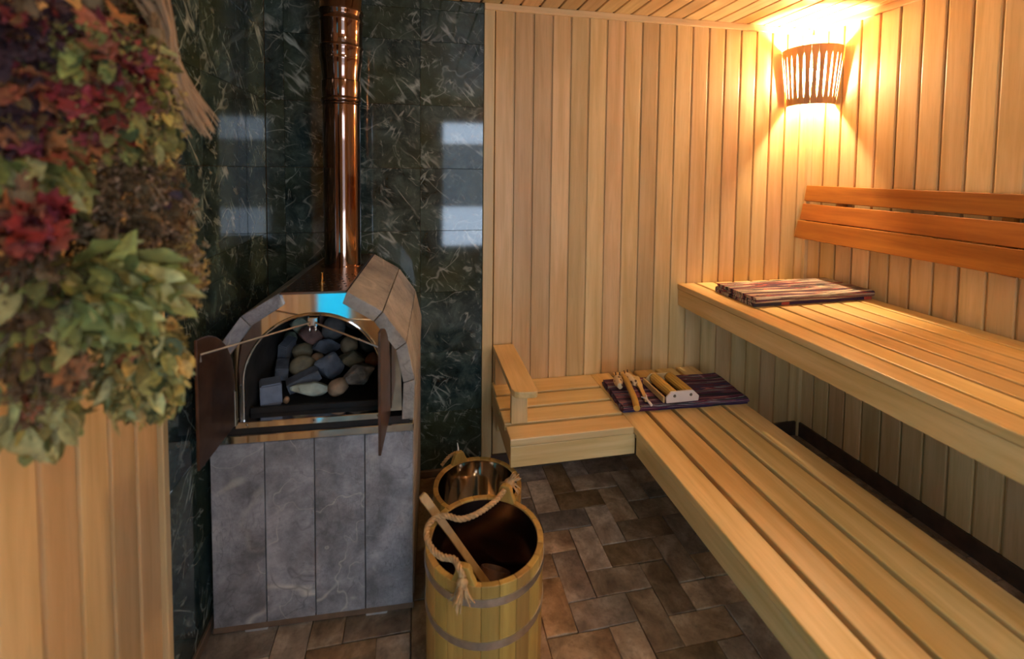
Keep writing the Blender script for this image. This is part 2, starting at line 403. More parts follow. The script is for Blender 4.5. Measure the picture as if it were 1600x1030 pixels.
# ceiling
ce = struct(MB().box((XL-.1, YR-.1, ZC+.014), (XR+.1, YB+.1, ZC+.1)).obj('ceiling', M['backing']), 'ceiling of pale narrow boards')
clen = YB-YR
cmesh = lining_mesh('ceiling_board', clen, M['lining'])      # grain along local Z
x = .385-.0845-PITCHW*11
while x+PITCHW < XL: x += PITCHW
while x < XR:
    link('ceiling_board', cmesh, ce, (x, YB, ZC), (PI/2, 0, 0)); x += PITCHW
for o in [c for c in ce.children]: o.scale = (1, 1, 1)
# floor
fl = struct(MB().box((XL-.1, YR-.1, ZF-.12), (XR+.1, YB+.1, ZF-.008)).obj('floor', M['mortar']), 'floor of worn brown bricks laid in herringbone')
A_ = .1075; FX, FY = .517, 1.382
def brick_variant(k):
    rr = random.Random(k); mb = MB().box((0, 0, -.03), (2*A_-.0025, A_-.0025, 0)); me = mb.mesh('brick', M['brick'], False, .0025, 2)
    for v in me.vertices:
        q = Vector((v.co.x*9+k*7, v.co.y*9, k*3.3))
        v.co.x += noise.noise(q)*.003; v.co.y += noise.noise(q+Vector((9, 0, 0)))*.003
        if v.co.z > -.006: v.co.z += noise.noise(q+Vector((0, 7, 0)))*.002
    return me
bv = [brick_variant(k) for k in range(6)]
rest = MB()
for i in range(-14, 20):
    for j in range(-26, 12):
        t = (i-j) % 4
        if t == 0: x0, y0, dx, dy = FX+i*A_, FY+j*A_, 2*A_, A_
        elif t == 3: x0, y0, dx, dy = FX+i*A_, FY+j*A_, A_, 2*A_
        else: continue
        if x0+dx < XL-.02 or x0 > XR+.02 or y0+dy < YR-.02 or y0 > YB+.02: continue
        if y0+dy > .62 and x0 < 1.75:
            me = bv[random.randrange(6)]
            dz = ZF+random.uniform(-.0015, .0015)
            tilt = (random.gauss(0, .006), random.gauss(0, .006))
            if t == 0: link('brick', me, fl, (x0+.00125, y0+.00125, dz), (tilt[0], tilt[1], random.gauss(0, .006)))
            else: link('brick', me, fl, (x0+A_-.00125, y0+.00125, dz), (tilt[0], tilt[1], PI/2+random.gauss(0, .006)))
        else: rest.box((x0+.003, y0+.003, ZF-.03), (x0+dx-.003, y0+dy-.003, ZF))
tag(rest.obj('brick_field', M['brick'], fl), kind='stuff')
# trims
def trim(i, a, b, m, label): return struct(rbox('trim_%d' % i, a, b, M[m], None, .003, 2), label)
trim(1, (.312, YB-.012, 2.243), (XR, YB+.01, ZC), 'trim_x', 'level strip where the back wall meets the ceiling')
trim(2, (XR-.012, YR, 2.243), (XR+.01, YB-.012, ZC), 'lining_y', 'level strip where the right wall meets the ceiling')
trim(3, (.3115, YB-.012, ZF), (.362, YB+.01, 2.243), 'trim', 'upright strip between the marble and the pale boards')
trim(4, (XR-.022, YB-.022, ZF), (XR, YB, 2.243), 'trim', 'thin upright batten in the corner under the lamp')
trim(5, (XL-.012, 1.345, ZF), (XL+.008, 1.372, ZC), 'trim', 'upright strip ending the left boards beside the marble')
for nm, a, b, lb in (('baseboard_right', (XR-.012, YR, ZF), (XR+.005, YB-.012, .045), 'dark low board along the foot of the right wall'),
                     ('baseboard_back', (XL, YB-.010, ZF), (.357, YB+.012, 0), 'low strip under the back marble tiles'),
                     ('baseboard_left', (XL-.012, 1.372, ZF), (XL+.006, YB, 0), 'low strip under the left marble tiles')):
    struct(rbox(nm, a, b, M['skirt' if 'right' in nm else 'plinth'], None, .002, 1), lb)
struct(rbox('baseboard_back_bench', (.357, YB-.012, ZF), (XR-.012, YB+.005, .045), M['skirt'], None, .002, 1), 'dark low board at the foot of the back wall under the benches').name = 'baseboard_bench'

# ------------------------------------------------------------------ benches
YE = YR+.02
def boards_y(parent, x0, x1, n, gap, z, th, y0, y1):
    w_ = (x1-x0-gap*(n-1))/n
    me = MB().box((-w_/2, -(y1-y0)/2, -th), (w_/2, (y1-y0)/2, 0)).mesh('board', M['bench_y'], False, .004, 2)
    for i in range(n): link('board', me, parent, (x0+w_/2+i*(w_+gap), (y0+y1)/2, z))
lb = empty('long_bench', (1.18, .63, ZF), label='long low slatted bench of golden boards along the right side', cat='bench')
def under(o, parent):
    o.parent = parent; o.matrix_parent_inverse = Matrix.Translation(-Vector(parent.location)); return o
class Rel:      # children are written in room coordinates, parent is an unrotated Empty
    def __init__(s, p): s.p = p; s.keep = set(bpy.data.objects)
    def done(s):
        for o in set(bpy.data.objects)-s.keep:
            if o.parent == s.p: o.location = o.location-s.p.location
r = Rel(lb)
boards_y(lb, .882, 1.475, 5, .019, .419, .030, YE, YB-.003)
rbox('apron', (.889, YE, .3015), (.919, YB-.515, .3872), M['bench_y'], lb)
for y in (-.6, .5, 1.3, 2.0): rbox('crossbar', (.92, y, .335), (1.46, y+.05, .3892), M['bench_x'], lb)
for x in (1.20, 1.40):
    for y in (-.6, .5, 1.3, 2.0): rbox('leg', (x, y, ZF-.001), (x+.05, y+.05, .336), M['bench_z'], lb)
r.done()
ub = empty('long_bench', (1.76, .63, .76), label='high slatted bench against the right wall below the cedar backrest', cat='bench')
r = Rel(ub)
boards_y(ub, 1.368, XR-.022, 7, .014, .879, .028, YE, YB-.003)
rbox('apron', (1.373, YE, .762), (1.403, YB-.003, .8492), M['bench_y'], ub)
for y in (-.6, .4, 1.3, 2.15): rbox('crossbar', (1.40, y, .79), (XR-.002, y+.05, .8512), M['bench_x'], ub)
rbox('ledger', (XR-.040, YE, .77), (XR-.001, YB-.0223, .8512), M['bench_y'], ub)
r.done()
sb = empty('short_bench', (.62, 2.0, .30), label='short low bench with a wooden armrest against the back wall', cat='bench')
r = Rel(sb)
yy = [1.7465, 1.863, 1.992, 2.121, YB-.003]; gp = .020
for i in range(4):
    a, b = yy[i], yy[i+1]-(gp if i < 3 else 0)
    xe = .8815 
    rbox('board', ((.357, .355, .355, .3622)[i], a, .389), (xe, b, .419), M['bench_x'], sb, .004, 2)
rbox('apron', (.359, 1.7495, .3015), (.8888, 1.776, .3872), M['bench_x'], sb)
rbox('side_apron', (.362, 1.776, .30), (.385, YB-.013, .3895), M['bench_y'], sb)
rbox('crossbar', (.60, 1.776, .33), (.64, YB-.013, .3895), M['bench_y'], sb)
rbox('wall_bracket', (.385, YB-.035, .18), (.88, YB-.0125, .3895), M['bench_x'], sb)
pts = [(.365, 2.245, .585), (.365, 1.775, .585), (.372, 1.752, .585), (.388, 1.738, .585), (.448, 1.732, .585), (.462, 1.738, .585), (.467, 1.752, .585), (.467, 2.245, .585)]
c = Vector((.416, 1.99, .6))
ar = MB().prism([Vector(p)-c for p in pts], (0, 0, .026)).obj('armrest', M['bench_y'], sb, c, None, False, .003, 2)
for nm, a, b in (('front_post', (.382, 1.855, .4185), (.452, 1.885, .586)), ('rear_post', (.372, 2.215, .4185), (.447, 2.245, .586))):
    q = rbox(nm, a, b, M['bench_z'], ar); q.location -= c
r.done()
# backrest: three cedar planks leaning off the right wall
br = empty('backrest', (2.1, .6, 1.12), label='reddish cedar backrest of three leaning planks on the right wall', cat='backrest')
r = Rel(br)
for xa, za, xb, zb in ((2.118, 1.324, 2.131, 1.411), (2.093, 1.221, 2.112, 1.310), (2.063, 1.120, 2.083, 1.217)):
    y1 = 2.232; y0 = YR+.05
    mid = Vector(((xa+xb)/2, (y0+y1)/2, (za+zb)/2)); h = math.hypot(xb-xa, zb-za)
    a = math.atan2(xb-xa, zb-za)
    MB().box((0, -(y1-y0)/2, -h/2), (.018, (y1-y0)/2, h/2)).obj('plank', M['cedar'], br, mid, (0, a, 0), False, .003, 2)
for y in (-.5, .5, 1.3, 2.0):
    p = [(XR-.001, y, 1.10), (2.083, y, 1.12), (2.108, y, 1.22), (2.13, y, 1.31), (2.147, y, 1.40), (XR-.001, y, 1.405)]
    cc = Vector((2.13, y, 1.25)); MB().prism([Vector(q)-cc for q in p], (0, .035, 0)).obj('bracket', M['cedar'], br, cc)
r.done()

# ------------------------------------------------------------------ corner lamp
cl = empty('corner_lamp', (XR, YB, 1.99), label='slatted wooden corner lamp glowing above the high bench', cat='lamp')
NS = 12; zt, zb = .150, -.148
def slat(k):
    a0 = PI+.012+(PI/2-.024)*k/NS; a1 = PI+.012+(PI/2-.024)*(k+1)/NS; am = (a0+a1)/2
    half = (a1-a0)/2
    prof = []; mb = MB(); R = []
    for t, wf in ((0, .985), (.11, .98), (.16, .78), (.28, .70), (.5, .64), (.70, .70), (.82, .78), (.87, .98), (1, .985)):
        z = zb+(zt-zb)*t
        if k in (0, NS-1): wf = max(wf, .93)
        ring = []
        for s_, rr in ((-1, 0), (1, 0), (1, -.005), (-1, -.005)):
            an = am+s_*half*wf; rb = .158+.042*t+.065*math.sin(2*(an-PI))+rr; ring.append((rb*math.cos(an), rb*math.sin(an), z))
        R.append(ring)
    mb.rings(R, True, True, True); return mb
for k in range(NS): slat(k).obj('slat', M['shade'], cl)
for zz, rr in ((.125, .188), (-.125, .154)):
    mb = MB(); A = [((rr+.065*math.sin(2*a_))*math.cos(PI+a_), (rr+.065*math.sin(2*a_))*math.sin(PI+a_)) for a_ in (.02+(PI/2-.04)*i/16 for i in range(17))]
    mb.rings([[(x, y, zz-.006) for x, y in A], [(x, y, zz+.006) for x, y in A], [(x*.975, y*.975, zz+.006) for x, y in A], [(x*.975, y*.975, zz-.006) for x, y in A], [(x, y, zz-.006) for x, y in A]], False)
    mb.obj('rim_band', M['shade'], cl)
MB().tube([(-.004, -.004, -.045), (-.045, -.045, -.045), (-.075, -.075, -.045)], .006, 8).obj('bulb_bracket', M['plug'], cl)
MB().lathe([(.016, 0), (.016, .03)], (-.075, -.075, -.05), 16, True, True).obj('socket', M['plug'], cl)
prof = [(.001, -.04)]+[(.028*math.sin(PI*t/10), -.036*math.cos(PI*t/10)) for t in range(1, 10)]+[(.001, .036)]
MB().lathe(prof, (-.075, -.075, .02), 20).obj('bulb', M['bulb'], cl, smooth=True)
# added unseen fill lamp behind the viewpoint, brightens what faces it
dl = empty('fill_lamp', (1.05, -.35, ZC), label='added unseen round fill lamp on the ceiling near the window', cat='lamp')
MB().lathe([(.001, -.075), (.09, -.065), (.15, -.035), (.165, 0)], (0, 0, -.012), 32).obj('fill_dome', M['fill_dome'], dl, smooth=True)
MB().lathe([(.172, -.014), (.172, .001), (.001, .001)], (0, 0, 0), 32).obj('base', M['steel'], dl, smooth=True)

# ------------------------------------------------------------------ stove
st = empty('sauna_stove', (-.327, 1.563, ZF), (0, 0, -.04), label='soapstone clad sauna stove with open arched doors', cat='stove')
Z = -ZF            # local z of room height 0
DEP = .675
OUT = [(.313, .645), (.3185, .781), (.291, .906), (.2155, 1.013), (.102, 1.083)]     # right half outline, room heights
def lz(z): return z+Z
# base
MB().box((-.300, .03, lz(-.012)), (.300, DEP-.02, lz(.645))).obj('core', M['darkmetal'], st)
edges = [-.313, -.153, -.002, .156, .313]
for i in range(4):
    g = .0015
    a = (edges[i]+g, 0, lz(.004)); b = (edges[i+1]-g, .032, lz(.604))
    rbox('front_slab', a, b, M['soap'], st, .002, 2)
for s_ in (-1, 1):
    xa, xb = (.2995, .3135) if s_ > 0 else (-.3135, -.2995)
    rbox('side_slab', (xa, .033, lz(.004)), (xb, DEP, lz(.645)), M['soap_lamplit'], st, .002, 2)
rbox('plinth_rail', (-.315, .002, lz(-.018)), (.315, DEP-.02, lz(.0035)), M['plinth'], st, .002, 1)
for x, y in ((-.19, .012), (.19, .012), (-.19, .6), (.19, .6)): rbox('foot', (x-.035, y, 0), (x+.035, y+.05, lz(-.0175)), M['plug'], st, .002, 1)
# hood slabs: facets on both sides, each a slab 38 mm thick
def inner(p, d=.038):
    # towards the arch centre (0, .80)
    v = Vector((p[0], p[1]-.80)); l = v.length; v *= (l-d)/l
    return (v.x, v.y+.80)
INN = [(.275, .645), (.280, .770), (.256, .882), (.186, .980), (.088, 1.044)]
for s_ in (-1, 1):
    for k in range(4):
        a, b, c2, d2 = OUT[k], OUT[k+1], INN[k+1], INN[k]
        e = .0012
        P = [Vector((s_*p[0], 0, lz(p[1]))) for p in (a, b, c2, d2)]
        cen = sum(P, Vector())/4
        P = [cen+(p-cen)*(1-e/.05) for p in P]
        o = MB().prism([p-cen for p in P], (0, DEP, 0)).obj('hood_slab', M['soap_lamplit'] if s_ > 0 else M['soap'], st, cen, None, False, .0015, 1)  # right slabs take the copy with lamplight in its colour
# top plate with perforations
tp = MB().box((-.100, .004, 0), (.100, DEP, .008)).obj('top_plate', M['topmetal'], st, (0, 0, lz(1.076)), None, False, .001, 1)
mb = MB()
for i in range(8):
    for j in range(7):
        x = -.078+i*.0223+(.011 if j % 2 else 0); y = .03+j*.036
        if x > .09: continue
        mb.lathe([(.0045, 0), (.0045, .0006), (.0028, .0008), (.001, .0002)], (x, y, .008), 8)
tag(mb.obj('perforations', M['darkmetal'], tp), kind='stuff')
MB().lathe([(.009, 0), (.009, .004), (.0045, .006), (.0045, .032), (.0055, .034), (.0055, .038), (.001, .039)], (0, .115, .008), 16).obj('knob', M['brass'], tp, smooth=True)
# polished front plate with the arched opening
AR, AZ, AB = .213, .797, .672
arc = [(AR*math.cos(PI*t/72), AZ+AR*math.sin(PI*t/72)) for t in range(73)]           # right to left
inner_line = [(AR, AB)]+arc+[(-AR, AB)]
def on_out(x, z):      # project outward from the arch centre on to the slabs' inner outline
    ip = INN[:4]+[(.098, 1.036), (.0995, 1.0755)]; pol = ip+[(-p[0], p[1]) for p in ip[::-1]]
    d = Vector((x, z-.76)); best = None
    for (a, b) in zip(pol, pol[1:]):
        ax, az, bx, bz = a[0], a[1]-.76, b[0], b[1]-.76
        den = d.x*(bz-az)-d.y*(bx-ax)
        if abs(den) < 1e-9: continue
        t = (ax*(bz-az)-az*(bx-ax))/den; s2 = (ax*d.y-az*d.x)/den
        if t > 0 and -1e-6 <= s2 <= 1+1e-6: best = (d.x*t, d.y*t+.76)
    return best or (x*1.3, z)
inn = [(AR, AB)]+arc+[(-AR, AB)]
outp = [(INN[0][0], AB)]+[on_out(*p) for p in arc]+[(-INN[0][0], AB)]
mb = MB()
for y0 in (.012,):
    A = [Vector((x, y0, lz(z))) for x, z in inn]; B = [Vector((x, y0, lz(z))) for x, z in outp]
    A2 = [p+Vector((0, .012, 0)) for p in A]; B2 = [p+Vector((0, .012, 0)) for p in B]
    mb.strip(A, B); mb.strip(A2, B2); mb.strip(A, A2); mb.strip(B, B2)
mb.box((-.0995, .0122, lz(1.025)), (.0995, .0238, lz(1.0755))); mb.obj('front_plate', M['steel'], st)
# rolled rim of the arch
mb = MB().tube([(x, .008, lz(z)) for x, z in inn], .0045, 8); mb.obj('arch_rim', M['steel'], st, smooth=True)
# ledges under the opening
ld = MB().box((-.235, -.004, lz(.655)), (.232, .05, lz(.676))).obj('sill', M['steel'], st, None, None, False, .002, 1)
MB().box((-.313, -.006, lz(.608)), (.313, .035, lz(.634))).obj('ledge', M['steel'], st, None, None, False, .002, 1)
MB().box((-.300, .006, lz(.634)), (.300, .035, lz(.656))).obj('ledge_gap', M['darkmetal'], st)
for x in (-.20, 0, .20): MB().lathe([(.004, 0), (.003, .002), (.001, .003)], (0, 0, 0), 10).obj('screw', M['steel'], ld, (x, -.004, lz(.668)), (PI/2, 0, 0), True)
# chamber
mb = MB(); q = [(-AR-.004, AB-.03)]+[(x*1.02, z+.002) for x, z in arc[::-1]]+[(AR+.004, AB-.03)]
F_ = [Vector((x, .024, lz(z))) for x, z in q]; K_ = [Vector((x*.97, .62, lz(z-.012))) for x, z in q]
mb.strip(F_, K_); mb.add(K_, [tuple(range(len(K_)))]); mb.strip([F_[0], F_[-1]], [K_[0], K_[-1]])
mb.obj('chamber', M['chamber'], st, smooth=True)
MB().box((-.212, .05, lz(.66)), (.212, .062, lz(.694))).obj('stone_guard', M['darkmetal'], st, None, None, False, .002, 1)
gp_ = [(.062, .674), (.16, .686), (.24, .710), (.30, .738), (.36, .785), (.42, .835), (.60, .875)]
mb = MB()
def gw(z): return min(.206, math.sqrt(max(.0, .206**2-max(0, z-AZ)**2)))
T_ = [[(-gw(z), y, lz(z)), (gw(z), y, lz(z))] for y, z in gp_]; U_ = [[(-gw(z), y, lz(z-.006)), (gw(z), y, lz(z-.006))] for y, z in gp_]
mb.rings([t+u[::-1] for t, u in zip(T_, U_)], True, True, True); mb.obj('stone_grate', M['darkmetal'], st)
# doors
def door(s_):
    pts = [(0, AB), (0, AZ)]+[(AR-AR*math.cos(PI/2*t/12), AZ+AR*math.sin(PI/2*t/12)*1.04) for t in range(1, 13)]+[(AR, AB-.012)]
    c = Vector((0, 0, lz(.8)))
    ang = -PI/2-.03 if s_ < 0 else -PI/2-.03
    o = MB().prism([Vector((x, -.004, lz(z)))-c for x, z in pts], (0, .008, 0)).obj('door', M['doormetal'], st, (s_*.236, -.004, lz(.8)), (0, 0, ang), False, .002, 2)
    return o
dl_ = door(-1); dr_ = door(1)
dl_['label'] = 'open left leaf of brown steel'; dr_['label'] = 'open right leaf of brown steel'
for s_, d in ((-1, dl_), (1, dr_)):
    MB().lathe([(.005, -.13), (.005, -.02)], (0, 0, 0), 10, True, True).obj('hinge', M['steel'], d, (.004, .004*s_*-1, 0), None, True)
mb = MB().tube(smooth_path([(.012, -.003, -.10), (.05, -.014, -.09), (.06, -.02, -.05), (.07, -.012, -.04)], 6), .004, 8)
mb.obj('handle', M['doormetal'], dr_, smooth=True)
MB().box((-.016, -.012, -.016), (.016, .012, .012)).obj('stay_bracket', M['steel'], st, (0, .002, lz(.992)), None, False, .002, 1)
for a, b in (((-.008, -.012, lz(.988)), (-.236, -.205, lz(.975))), ((.008, -.012, lz(.988)), (.228, -.12, lz(.935)))):
    p0, p1 = Vector(a), Vector(b)
    mb = MB().tube([p0+Vector((0, 0, -.015)), p0, p0.lerp(p1, .5), p1, p1+Vector((0, 0, -.02))], .0028, 8)
    mb.obj('stay_rod', M['hoop'], st, smooth=True)
for x in (-.009, .009): MB().lathe([(.003, -.02), (.0045, -.018), (.0045, -.012), (.003, -.01), (.003, 0)], (0, 0, 0), 8, True).obj('stay_bolt', M['steel'], st, (x, -.008, lz(.978)), None, True)

# flue pipe
PR = .0715
fp = empty('flue_pipe', (-.302, 2.0, 1.0835), label='shiny copper coloured flue pipe rising from the stove', cat='pipe')
h0 = 1.0835
def sec(name, prof): return MB().lathe([(r_, z_-h0) for r_, z_ in prof], (0, 0, 0), 56).obj(name, M['copper'], fp, smooth=True)
sec('collar', [(PR+.012, 1.0835), (PR+.012, 1.0875), (PR, 1.089)])
sec('lower_pipe', [(PR, 1.0835), (PR, 1.735)])
sec('bead', [(PR, 1.730), (PR+.004, 1.733), (PR+.005, 1.738), (PR+.002, 1.742), (PR+.006, 1.747), (PR+.007, 1.754), (PR+.003, 1.76), (PR+.001, 1.764)])
sec('sleeve', [(PR+.002, 1.762), (PR+.004, 1.790), (PR+.0045, 1.824), (PR+.001, 1.827), (PR+.002, 1.85), (PR+.006, 1.885), (PR+.009, 1.906), (PR+.0105, 1.910)])
sec('bead', [(PR+.0105, 1.908), (PR+.011, 1.945), (PR+.015, 1.952), (PR+.015, 1.960), (PR+.011, 1.966)])
sec('upper_pipe', [(PR+.0105, 1.960), (PR+.0105, 2.05), (PR+.014, 2.055), (PR+.014, 2.062), (PR+.0105, 2.068), (PR+.0105, 2.085), (PR+.015, 2.092), (PR+.015, 2.102), (PR+.011, 2.108), (PR+.011, ZC+.012)])

# stones in the stove
def stone(i, loc, size, rot, m, label, shape='round', grp=None):
    bm = bmesh.new()
    if shape == 'block':
        bmesh.ops.create_cube(bm, size=2)
        bmesh.ops.bevel(bm, geom=list(bm.edges), offset=.12, segments=2, affect='EDGES')
        amp = .05
    else:
        bmesh.ops.create_icosphere(bm, subdivisions=3, radius=1); amp = .30 if shape == 'rough' else .12
    for v in bm.verts:
        d = v.co.normalized(); q = d*1.3+Vector((i*5.1, i*2.3, 0))
        v.co *= 1+noise.noise(q)*amp*1.4
        if shape == 'rough':
            for pn in ((.7, .3, .6), (-.5, .7, .4), (.1, -.8, .5), (-.6, -.4, -.6), (.5, .5, -.7)):
                nn = Vector(pn).normalized(); e = v.co.dot(nn)-.72
                if e > 0: v.co -= nn*e*.85
        v.co.x *= size[0]; v.co.y *= size[1]; v.co.z *= size[2]
    me = bpy.data.meshes.new('stove_stone'); bm.to_mesh(me); bm.free(); me.materials.append(m)
    if shape == 'round':
        for p in me.polygons: p.use_smooth = True
    o = link('stove_stone', me, None, loc, rot); return tag(o, label, 'stone', grp)
def smat(n_, c, v=.35): return plain('stone_'+n_, c, .75, 0, v, 28, .5)
SM = {'blue': smat('blue', (.17, .20, .27), .15), 'slate': smat('slate', (.10, .11, .135)), 'green': smat('green', (.20, .24, .18)), 'pale': smat('pale', (.42, .46, .38), .3),
      'olive': smat('olive', (.19, .155, .095)), 'red': smat('red', (.20, .105, .085)), 'grey': smat('grey', (.15, .145, .15)), 'beige': smat('beige', (.33, .26, .17)),
      'tan': smat('tan', (.40, .26, .16)), 'rust': smat('rust', (.26, .10, .045)), 'dark': smat('dark', (.07, .06, .06)), 'mix': smat('mix', (.30, .26, .22), .55)}
G = 'stones heaped in the open stove'
ST = [((-0.4885, 1.6745, 0.7205), (0.0325, 0.0320, 0.0380), (.05, 0, .35), 'blue', 'block', 'squared blue grey block standing at the left of the stove opening'),
 ((-0.4856, 1.8013, 0.7430), (0.0221, 0.0386, 0.0239), (.2, .1, .2), 'slate', 'block', 'long dark slab leaning behind the blue grey block'),
 ((-0.4857, 1.8678, 0.7935), (0.0184, 0.0331, 0.0368), (.3, .25, -.3), 'slate', 'block', 'upright blue slate slab behind the blue grey block'),
 ((-0.4572, 1.9579, 0.8539), (0.0414, 0.0368, 0.0386), (.4, .2, .1), 'green', 'rough', 'greenish rough stone high on the heap at the left'),
 ((-0.4873, 1.9259, 0.8138), (0.0258, 0.0276, 0.0248), (0, .3, .5), 'green', 'round', 'small greenish rounded stone below the rough green one'),
 ((-0.4308, 1.8658, 0.7794), (0.0368, 0.0331, 0.0331), (.2, 0, .5), 'olive', 'round', 'dark olive stone above the large brown rounded stone'),
 ((-0.4136, 1.8029, 0.7503), (0.0478, 0.0414, 0.0386), (0, .2, .3), 'olive', 'round', 'large olive brown rounded stone at the centre left of the heap'),
 ((-0.4069, 1.9173, 0.8205), (0.0497, 0.0414, 0.0368), (.1, .3, .1), 'red', 'rough', 'reddish brown stone below the stay bracket'),
 ((-0.3991, 1.9943, 0.8678), (0.0386, 0.0350, 0.0313), (0, 0, .4), 'red', 'round', 'dark red stone at the back top of the heap'),
 ((-0.3262, 1.9244, 0.8465), (0.0460, 0.0414, 0.0478), (.1, 0, .6), 'grey', 'round', 'grey egg shaped stone high on the right of the heap'),
 ((-0.2618, 1.8748, 0.7902), (0.0331, 0.0313, 0.0340), (0, 0, .2), 'beige', 'round', 'beige round stone at the right of the heap'),
 ((-0.2492, 1.9570, 0.8686), (0.0442, 0.0386, 0.0414), (.2, .1, .3), 'dark', 'round', 'dark rounded stone in the stove behind the beige round stone'),
 ((-0.3729, 1.8535, 0.7541), (0.0239, 0.0230, 0.0212), (0, 0, .3), 'tan', 'round', 'small tan pebble beside the big dark slate lump'),
 ((-0.3438, 1.8768, 0.7894), (0.0506, 0.0368, 0.0331), (.1, 0, .2), 'slate', 'rough', 'rough slate stone behind the big dark slate lump'),
 ((-0.3205, 1.7825, 0.7560), (0.0534, 0.0442, 0.0478), (.5, .3, .6), 'slate', 'rough', 'big angular dark slate lump at the middle of the heap'),
 ((-0.3980, 1.7394, 0.7258), (0.0550, 0.0225, 0.0215), (.2, -.35, .25), 'slate', 'block', 'long bluish slate bar lying across the front of the heap'),
 ((-0.3645, 1.6984, 0.7088), (0.0690, 0.0276, 0.0239), (.1, .05, .05), 'pale', 'rough', 'pale green white flat stone at the front of the heap'),
 ((-0.2744, 1.6901, 0.7100), (0.0340, 0.0294, 0.0285), (0, -.2, .2), 'tan', 'round', 'smooth pinkish tan egg shaped stone at the front of the heap'),
 ((-0.2114, 1.7374, 0.7306), (0.0598, 0.0460, 0.0368), (.2, -.35, .2), 'mix', 'rough', 'grey brown angular stone with white patches at the right front'),
 ((-0.2421, 1.8233, 0.7542), (0.0497, 0.0414, 0.0313), (.1, .1, 0), 'olive', 'rough', 'mottled olive stone under the beige round stone'),
 ((-0.1694, 1.8111, 0.7483), (0.0258, 0.0276, 0.0313), (.1, .5, 0), 'rust', 'round', 'rust red stone beside the right stove door'),
 ((-0.4370, 1.6660, 0.6902), (0.0101, 0.0110, 0.0120), (0, .2, 0), 'tan', 'round', 'tiny tan pebble beside the blue grey block'),
 ((-0.1896, 1.8765, 0.7980), (0.0368, 0.0386, 0.0368), (.3, .2, .3), 'dark', 'round', 'dark rounded stone in the stove above the rust red stone'),
 ((-0.3444, 2.0448, 0.8874), (0.0405, 0.0368, 0.0386), (0, .2, .3), 'dark', 'round', 'dark rounded stone in the stove behind the grey egg shaped stone'),
 ((-0.4600, 2.0216, 0.8710), (0.0276, 0.0313, 0.0276), (0, .2, .9), 'dark', 'round', 'dark rounded stone in the stove behind the rough green stone')]
for i, (p, s_, ro, mm, sh, la) in enumerate(ST): stone(i, p, s_, ro, SM[mm], la, sh, G)

# ------------------------------------------------------------------ buckets and ladle
def rope_mesh(pts, r=.0085, name='rope', turns=70, strands=3):
    path = smooth_path(pts, 14); n = len(path); mb = MB()
    T = [(path[min(i+1, n-1)]-path[max(i-1, 0)]).normalized() for i in range(n)]
    nr = T[0].orthogonal().normalized(); NR = []
    for i in range(n):
        nr = (nr-T[i]*nr.dot(T[i])).normalized(); NR.append(nr)
    d = 0; D_ = [0]
    for i in range(1, n): d += (path[i]-path[i-1]).length; D_.append(d)
    for k in range(strands):
        q = [path[i]+(NR[i]*math.cos(D_[i]*turns*2.2+k*2*PI/strands)+T[i].cross(NR[i])*math.sin(D_[i]*turns*2.2+k*2*PI/strands))*r*.52 for i in range(n)]
        mb.tube(q, r*.58, 6)
    return mb
def tuft(parent, p, d, n=26, ln=.055, name='rope_end'):
    mb = MB(); p = Vector(p); d = Vector(d).normalized(); rr = random.Random(3)
    mb.lathe([(.002, -.014), (.013, -.008), (.016, 0), (.013, .008), (.002, .014)], p, 10)
    for i in range(n):
        s_ = Vector((rr.gauss(0, 1), rr.gauss(0, 1), rr.gauss(0, 1)))
        e = (d+s_*.42).normalized()
        l_ = ln*rr.uniform(.6, 1)
        mid = p+e*l_*.55+Vector((0, 0, -.002)); end = p+e*l_+Vector((0, 0, -.012*rr.random()))+s_*.003
        mb.tube([p+s_*.004, mid, end], [.0035, .0038, .0016], 5)
    return mb.obj(name, M['rope'], parent, smooth=True)
